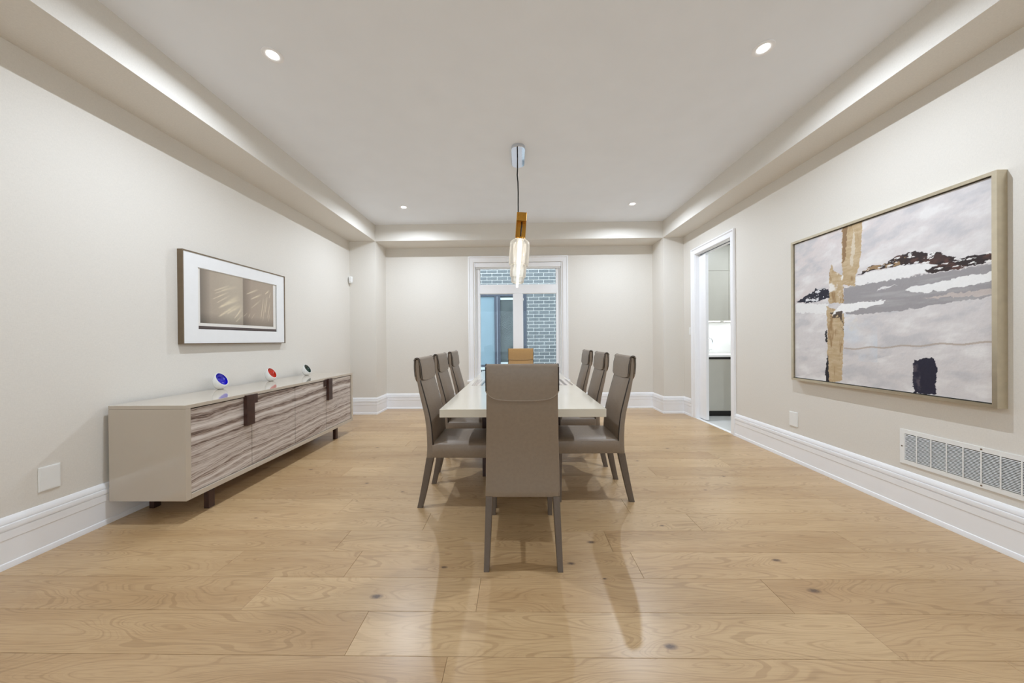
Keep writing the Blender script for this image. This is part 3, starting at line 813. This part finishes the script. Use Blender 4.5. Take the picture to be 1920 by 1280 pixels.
W4=[(0.281, 0.449), (0.348, 0.511), (0.448, 0.513), (0.591, 0.511), (0.581, 0.491), (0.448, 0.468)]
P1=[(0.749, 0.491), (0.888, 0.505), (1.02, 0.506), (1.02, 0.48), (0.888, 0.485)]
D=[(0.013, 0.565), (0.132, 0.617), (0.171, 0.64), (0.26, 0.629), (0.267, 0.562), (0.194, 0.55), (0.065, 0.553)]
W5=[(0.01, 0.554), (0.26, 0.528), (0.245, 0.459), (0.009, 0.486)]
E_=[(0.722, 0.173), (0.757, 0.181), (0.797, 0.189), (0.815, 0.143), (0.809, 0.0), (0.722, 0.0), (0.713, 0.079)]
E2=[(0.722, 0.173), (0.741, 0.169), (0.748, 0.019), (0.722, 0.0), (0.713, 0.079)]
K1=[(0.239, 0.092), (0.254, 0.192), (0.265, -0.02), (0.238, -0.02)]
K2=[(0.237, 0.347), (0.249, 0.346), (0.254, 0.262), (0.24, 0.262)]
K3=[(0.266, 0.465), (0.355, 0.464), (0.358, 0.33), (0.341, 0.37), (0.335, 0.431), (0.274, 0.429)]
LN=[(0.36, 0.223), (0.516, 0.234), (0.64, 0.243), (0.813, 0.257), (1.02, 0.269)]
nu, nv = 460, 460
U, V = np.meshgrid(np.linspace(0, 1, nu), np.linspace(0, 1, nv))
wu = U + .007 * (fbm(U * 26, V * 60, 1) - .5) * 2 + .005 * (vnoise(U * 150, V * 150, 9) - .5)
wv = V + .011 * (fbm(U * 30, V * 40, 5) - .5) * 2 + .008 * (vnoise(U * 110, V * 130, 13) - .5)
br = fbm(U * 7 + V * 6, V * 16 - U * 5, 21)
br2 = fbm(U * 30, V * 90, 31)
col = np.zeros((nv, nu, 3))
def mixa(c, k): 
    global col
    k = np.clip(k, 0, 1)[..., None]; col = col * (1 - k) + np.array(c, float) * k
col[:] = (216, 211, 211)
mixa((222, 208, 205), (V > .55) * (1 - U) * 1.1 * fbm(U * 4, V * 4, 41))
mixa((232, 229, 228), np.clip((br - .52) * 4, 0, .9))
mixa((196, 194, 197), np.clip((.45 - br) * 4, 0, .8))
mixa((206, 214, 224), ((V > .15) & (V < .45) & (U > .36) & (U < .55)) * np.clip((fbm(U * 6, V * 6, 51) - .45) * 3, 0, .6))
mixa((228, 218, 200), ((V > .33) & (V < .45) & (U > .38) & (U < .5)) * np.clip((fbm(U * 8, V * 8, 53) - .5) * 4, 0, .5))
def fill(c, poly, k=1.): mixa(c, inside(wu, wv, poly) * k)
fill((238, 237, 236), W5, .9)
fill((158, 154, 156), G)
mixa((176, 173, 174), inside(wu, wv, G) * np.clip((fbm(U * 5, V * 50, 61) - .5) * 4, 0, .8))
fill((238, 236, 235), W1)
fill((240, 239, 238), W2); fill((226, 224, 224), W3); fill((214, 200, 192), P1, .7)
tan1 = np.clip((br2 - .4) * 3, 0, 1)
for p in (A, A2, A3):
    fill((188, 163, 126), p); mixa((206, 186, 154), inside(wu, wv, p) * tan1 * .7)
    mixa((150, 118, 78), inside(wu, wv, p) * np.clip((fbm(U * 50, V * 12, 71) - .58) * 5, 0, .8))
fill((132, 100, 66), Ab, .8); fill((228, 220, 206), Aw, .6)
mixa((240, 238, 235), inside(wu, wv, A2) * np.clip((fbm(U * 18, V * 16, 75) - .52) * 6, 0, .9))
fill((44, 30, 30), B)
mixa((96, 62, 52), inside(wu, wv, B) * np.clip((fbm(U * 20, V * 40, 81) - .52) * 5, 0, .8))
fill((168, 138, 100), Bt, .9); mixa((50, 34, 30), inside(wu, wv, Bt) * (fbm(U * 40, V * 60, 83) > .55)); fill((84, 56, 50), Bb, .6)
mixa((238, 236, 234), inside(wu, wv, B) * (fbm(U * 34, V * 90, 87) > .66))
fill((26, 25, 44), D); mixa((220, 220, 224), inside(wu, wv, D) * (fbm(U * 40, V * 60, 91) > .66))
fill((244, 243, 242), W4)
mixa((60, 46, 36), inside(wu, wv, K3) * (fbm(U * 50, V * 50, 93) > .5) * .85)
fill((24, 22, 34), K1); fill((30, 26, 30), K2)
fill((28, 26, 48), E_); mixa((92, 82, 88), inside(wu, wv, E2) * np.clip((fbm(U * 40, V * 30, 95) - .4) * 4, 0, .8))
ly = np.interp(U, [p[0] for p in LN], [p[1] for p in LN]) + .004 * np.sin(U * 40)
mixa((176, 160, 146), (np.abs(V - ly) < .0045) * (U > .36) * .7)
ptg = thing('abstract_painting', 'large abstract canvas of grey, tan and black strokes in a champagne frame', 'painting', (XR, 2.408, .782))
PW, PH = .6465, 1.284
fw, fd = .021, .058
f = MB()
def frame(mb, hw, h, t_, x0, x1):      # flat ring of four mitred bars on the right wall, room side = -x
    o = [(-hw, 0), (hw, 0), (hw, h), (-hw, h)]; i = [(-hw + t_, t_), (hw - t_, t_), (hw - t_, h - t_), (-hw + t_, h - t_)]
    for k in range(4):
        k2 = (k + 1) % 4
        rings = [[(x0, *o[q]), (x1, *o[q]), (x1, *i[q]), (x0, *i[q])] for q in (k, k2)]
        mb.loft(rings)
    return mb
frame(f, PW, PH, .020, -.056, -.0005).go('frame', M['champagne'], ptg)
MB().box((-.030, -PW + .020, .020), (-.0006, PW - .020, PH - .020)).go('shadow_gap', M['black'], ptg)
cw = PW - .026
painted_sheet('canvas', lambda a, b: (-.043, cw - 2 * cw * a, .026 + (PH - .052) * b), nu, nv, col, M['canvas'], ptg, .02, (-1, 0, 0))
MB().box((-.0425, -cw, .026), (-.0305, cw, PH - .026)).go('stretcher', M['mat'], ptg)

# matted print on the left wall
prn = thing('framed_print', 'wide matted print of pale strokes on taupe above the sideboard', 'picture', (XL, 3.047, 1.158))
QW, QH, QD = .558, .758, .044
f = MB(); frame(f, QW, QH, .008, QD, .0005).go('frame', M['bronze'], prn)
ow0, ow1, oz0, oz1 = 2.618 - 3.047, 3.489 - 3.047, 1.284 - 1.158, 1.797 - 1.158
mb = MB(); x0, x1 = QD - .014, QD - .006
a = QW - .008
mb.box((x0, -a, .008), (x1, ow0, QH - .008)).box((x0, ow1, .008), (x1, a, QH - .008)).box((x0, ow0, .008), (x1, ow1, oz0)).box((x0, ow0, oz1), (x1, ow1, QH - .008))
mb.go('mat_board', M['mat'], prn)
nu, nv = 330, 200
U, V = np.meshgrid(np.linspace(0, 1, nu), np.linspace(0, 1, nv))
col = np.zeros((nv, nu, 3)); col[:] = (232, 228, 222)
su = (U * (ow1 - ow0) + 3.047 + ow0); sz = V * (oz1 - oz0) + 1.284
mixa((66, 52, 50), (sz < 1.312) * 1.)
mixa((150, 142, 136), (np.abs(sz - 1.300) < .003) * .5)
mixa((110, 100, 94), (su < 2.624) * 1.)
mixa((120, 112, 106), (su > 3.483) * 1.)
pic = (su > 2.641) & (su < 3.444) & (sz > 1.338) & (sz < 1.791)
s = (su - 2.641) / .803; tt = (sz - 1.338) / .453
right = s > .525
base = np.where(right[..., None], np.array((168, 152, 136)), np.array((172, 158, 142)))
glow = np.exp(-((s - .42) / .22) ** 2) * .30 * (~right) + np.exp(-((s - .85) / .2) ** 2) * .12 * right
edge = np.clip(1 - np.minimum(s / .12, 1), 0, 1) * .28 + np.clip(1 - np.minimum(tt / .2, 1), 0, 1) * .2 + right * np.clip(1 - (s - .525) / .12, 0, 1) * .18
base = base * (1 - edge[..., None]) + glow[..., None] * (np.array((222, 212, 190)) - base)
k = pic[..., None] * 1.; col = col * (1 - k) + base * k
def stroke(x0, y0, x1, y1, w, kk):
    dx, dy = (x1 - x0) * 1.6, (y1 - y0); ln = math.hypot(dx, dy); ux, uy = dx / ln, dy / ln
    qx = (s - x0) * 1.6; qy = tt - y0; a = qx * ux + qy * uy; d = -qx * uy + qy * ux
    q = np.exp(-(d / (w * (.4 + .8 * np.clip(a / ln, 0, 1)))) ** 2) * np.clip(a / (ln * .12), 0, 1) * np.clip((ln - a) / (ln * .5), 0, 1)
    mixa((228, 214, 186), pic * q * kk * (.65 + .6 * fbm(s * 20, tt * 40, 3)))
for q in [(.15,.63,.36,.80,.018,.7),(.16,.58,.34,.73,.015,.6),(.13,.46,.34,.66,.014,.8),(.18,.40,.36,.60,.016,.7),(.20,.30,.48,.62,.035,.8),(.22,.33,.50,.56,.03,.8),
          (.20,.13,.48,.46,.03,.85),(.30,.20,.52,.44,.03,.8),(.40,.12,.52,.36,.016,.8),(.43,.16,.52,.42,.014,.6),(.42,.05,.52,.22,.02,.5),(.24,.66,.46,.80,.03,.4)]: stroke(*q)
for q in [(.57,.67,.76,.83,.018,.85),(.63,.57,.82,.74,.02,.85),(.64,.38,.80,.60,.016,.5),(.79,.15,.84,.68,.012,.8),(.82,.10,.87,.66,.01,.7),(.86,.30,.90,.72,.014,.9),(.90,.18,.95,.60,.012,.8),
          (.91,.10,.96,.40,.01,.5),(.86,.74,.94,.86,.016,.9),(.93,.66,.96,.82,.012,.8),(.53,.18,.59,.28,.008,.6),(.60,.16,.63,.28,.008,.6),(.64,.14,.71,.30,.008,.5)]: stroke(*q)
painted_sheet('print', lambda a, b: (QD - .0145, ow0 + (ow1 - ow0) * a, oz0 + (oz1 - oz0) * b), nu, nv, col, M['print'], prn, .01, (1, 0, 0))
MB().box((.0006, -a, .008), (QD - .0152, a, QH - .008)).go('backing', M['mat'], prn)

# ------------------------------------------------------------------ small wall fittings
def plate(x, y0, y1, z0, z1, s, lab):
    p = thing('wall_plate', lab, 'wall plate', (x, (y0 + y1) / 2, z0))
    w = (y1 - y0) / 2; h = z1 - z0
    xa, xb = sorted((0, s * .007))
    MB().bbox((xa, -w, 0), (xb, w, h), .002).go('cover', M['plate'], p)
    xa, xb = sorted((s * .007, s * .0085))
    MB().bbox((xa, -w + .006, .006), (xb, w - .006, h - .006), .0007).go('face', M['plate'], p)
plate(XL, 1.742, 1.828, .338, .475, 1, 'blank white wall plate low on the wall beside the sideboard')
plate(XR, 3.050, 3.140, .330, .468, -1, 'blank white wall plate below the far corner of the large painting')
sw = thing('light_switch', 'slim white light switch beside the doorway casing', 'light switch', (XR, 4.905, 1.235))
MB().bbox((-.006, -.035, 0), (0, .035, .115), .002).go('cover', M['plate'], sw)
MB().bbox((-.010, -.016, .025), (-.006, .016, .09), .0015).go('rocker', M['plate'], sw)
al = thing('motion_sensor', 'small white motion sensor high in the corner by the pillar', 'motion sensor', (XL, PY, 2.10))
mb = MB(); mb.loft([[(.002, -.004, z), (.028 + q, -.004, z), (.062 + q, -.03, z), (.050 + q, -.055 - q, z), (.02, -.055 - q, z), (.002, -.03, z)] for z, q in ((0, -.006), (.02, .004), (.085, .008), (.105, 0))])
mb.go('housing', M['plate'], al)
MB().bbox((.024, -.062, .022), (.05, -.054, .05), .003).go('lens', M['mat'], al)

# return air grille
gl_ = thing('return_air_grille', 'long white return air grille low on the right wall', 'vent', (XR, 1.857, .313))
GW, GH = .387, .232
mb = MB(); frame(mb, GW, GH, .027, -.006, -.0003)
fo = mb.go('frame', M['plate'], gl_)
MB().box((-.0012, -GW + .03, .03), (-.0003, GW - .03, GH - .03)).go('duct', M['black'], gl_)
nsl = 20
zs = [.031 + (GH - .062) * (i + .5) / nsl for i in range(nsl)]
lv = None
for z in zs:
    if lv is None:
        v = [(-.0014, 0, .0016), (-.0060, 0, -.0016), (-.0066, 0, -.0008), (-.0020, 0, .0024)]
        rings = [[(x, y, zz) for x, _, zz in v] for y in (-GW + .0275, GW - .0275)]
        o = MB().loft(rings).go('louver', M['plate'], gl_); lv = o.data
    else:
        o = bpy.data.objects.new('louver', lv); C.objects.link(o); o.parent = gl_
    o.location = (0, 0, z)
dv = None
for i in range(-4, 5):
    y = i * .0735
    if dv is None:
        o = MB().box((-.0078, -.003, .026), (-.0066, .003, GH - .026)).go('divider', M['plate'], gl_); dv = o.data
    else:
        o = bpy.data.objects.new('divider', dv); C.objects.link(o); o.parent = gl_
    o.location = (0, y, 0)
for y, z in ((0, .013), (0, GH - .013), (GW - .012, GH / 2), (-GW + .012, GH / 2)):
    T = Matrix.Translation((-.006, y, z)) @ Matrix.Rotation(-PI / 2, 4, 'Y')
    MB().lathe([(.0045, 0), (.0042, .0014), (.002, .002)], 12, T).go('screw', M['bronze'], gl_)

# ------------------------------------------------------------------ pendant lamp
pd = thing('pendant_lamp', 'stepped crystal pendant with brass bracket hanging above the dining table', 'pendant lamp', (.023, 3.227, ZC))
def stadium(hx, hy, z, n=10):
    out = []
    for s0, a0 in ((1, 0), (-1, 180)):
        for k in range(n + 1):
            a = math.radians(a0 + 180 * k / n); out.append((hx * math.cos(a), s0 * (hy - hx) + hx * math.sin(a), z))
    return out
MB().loft([stadium(.067, .194, -.0005), stadium(.067, .194, -.026), stadium(.064, .191, -.029)]).go('canopy', M['chrome'], pd, 40)
MB().tube([(-.006, 0, -.027), (-.007, .002, -.14), (-.010, .003, -.20), (-.004, .002, -.27), (-.002, .002, -.38), (-.003, .004, -.50), (-.003, .006, -.594), (-.003, .012, -.62)], .0065, 8).go('cord', M['black'], pd, True)
TM = Matrix.Translation((.034, 0, -.592)) @ Matrix.Rotation(math.radians(4.2), 4, 'Y')
def tilt(mb): mb.v = [tuple(TM @ Vector(p)) for p in mb.v]; return mb
hw, hd = .050, .042
mb = MB(); mb.bbox((-hw, -hd, -.085), (hw, hd, 0), .003).box((-hw, hd - .008, -.243), (hw, hd, -.085)).box((-hw, -hd, -.243), (-hw + .007, hd - .008, -.085))
tilt(mb).go('bracket', M['brass'], pd)
tilt(MB().tube([(.004, 0, -.085), (.007, 0, -.12), (.003, 0, -.16), (.002, 0, -.20), (.002, 0, -.244)], .006, 8)).go('flex', M['black'], pd, True)
tilt(MB().lathe([(.047, -.243), (.049, -.246), (.049, -.258), (.045, -.262)], 28)).go('collar', M['brass'], pd, 40)
tilt(MB().lathe([(.046, -.2625), (.075, -.268), (.098, -.290), (.1005, -.32), (.1005, -.515), (.096, -.522), (.080, -.523)], 28)).go('crystal_tier', M['crystal'], pd, 50)
tilt(MB().lathe([(.079, -.5235), (.082, -.53), (.081, -.625), (.076, -.64), (.064, -.642)], 28)).go('crystal_tier', M['crystal'], pd, 50)
tilt(MB().lathe([(.063, -.6425), (.066, -.648), (.063, -.690), (.050, -.702), (.016, -.704)], 28)).go('crystal_tier', M['crystal'], pd, 50)
tilt(MB().lathe([(.016, -.275), (.019, -.285), (.019, -.50), (.013, -.60), (.009, -.70), (.010, -.735), (.004, -.742)], 16)).go('led_rod', M['rod'], pd, 40)
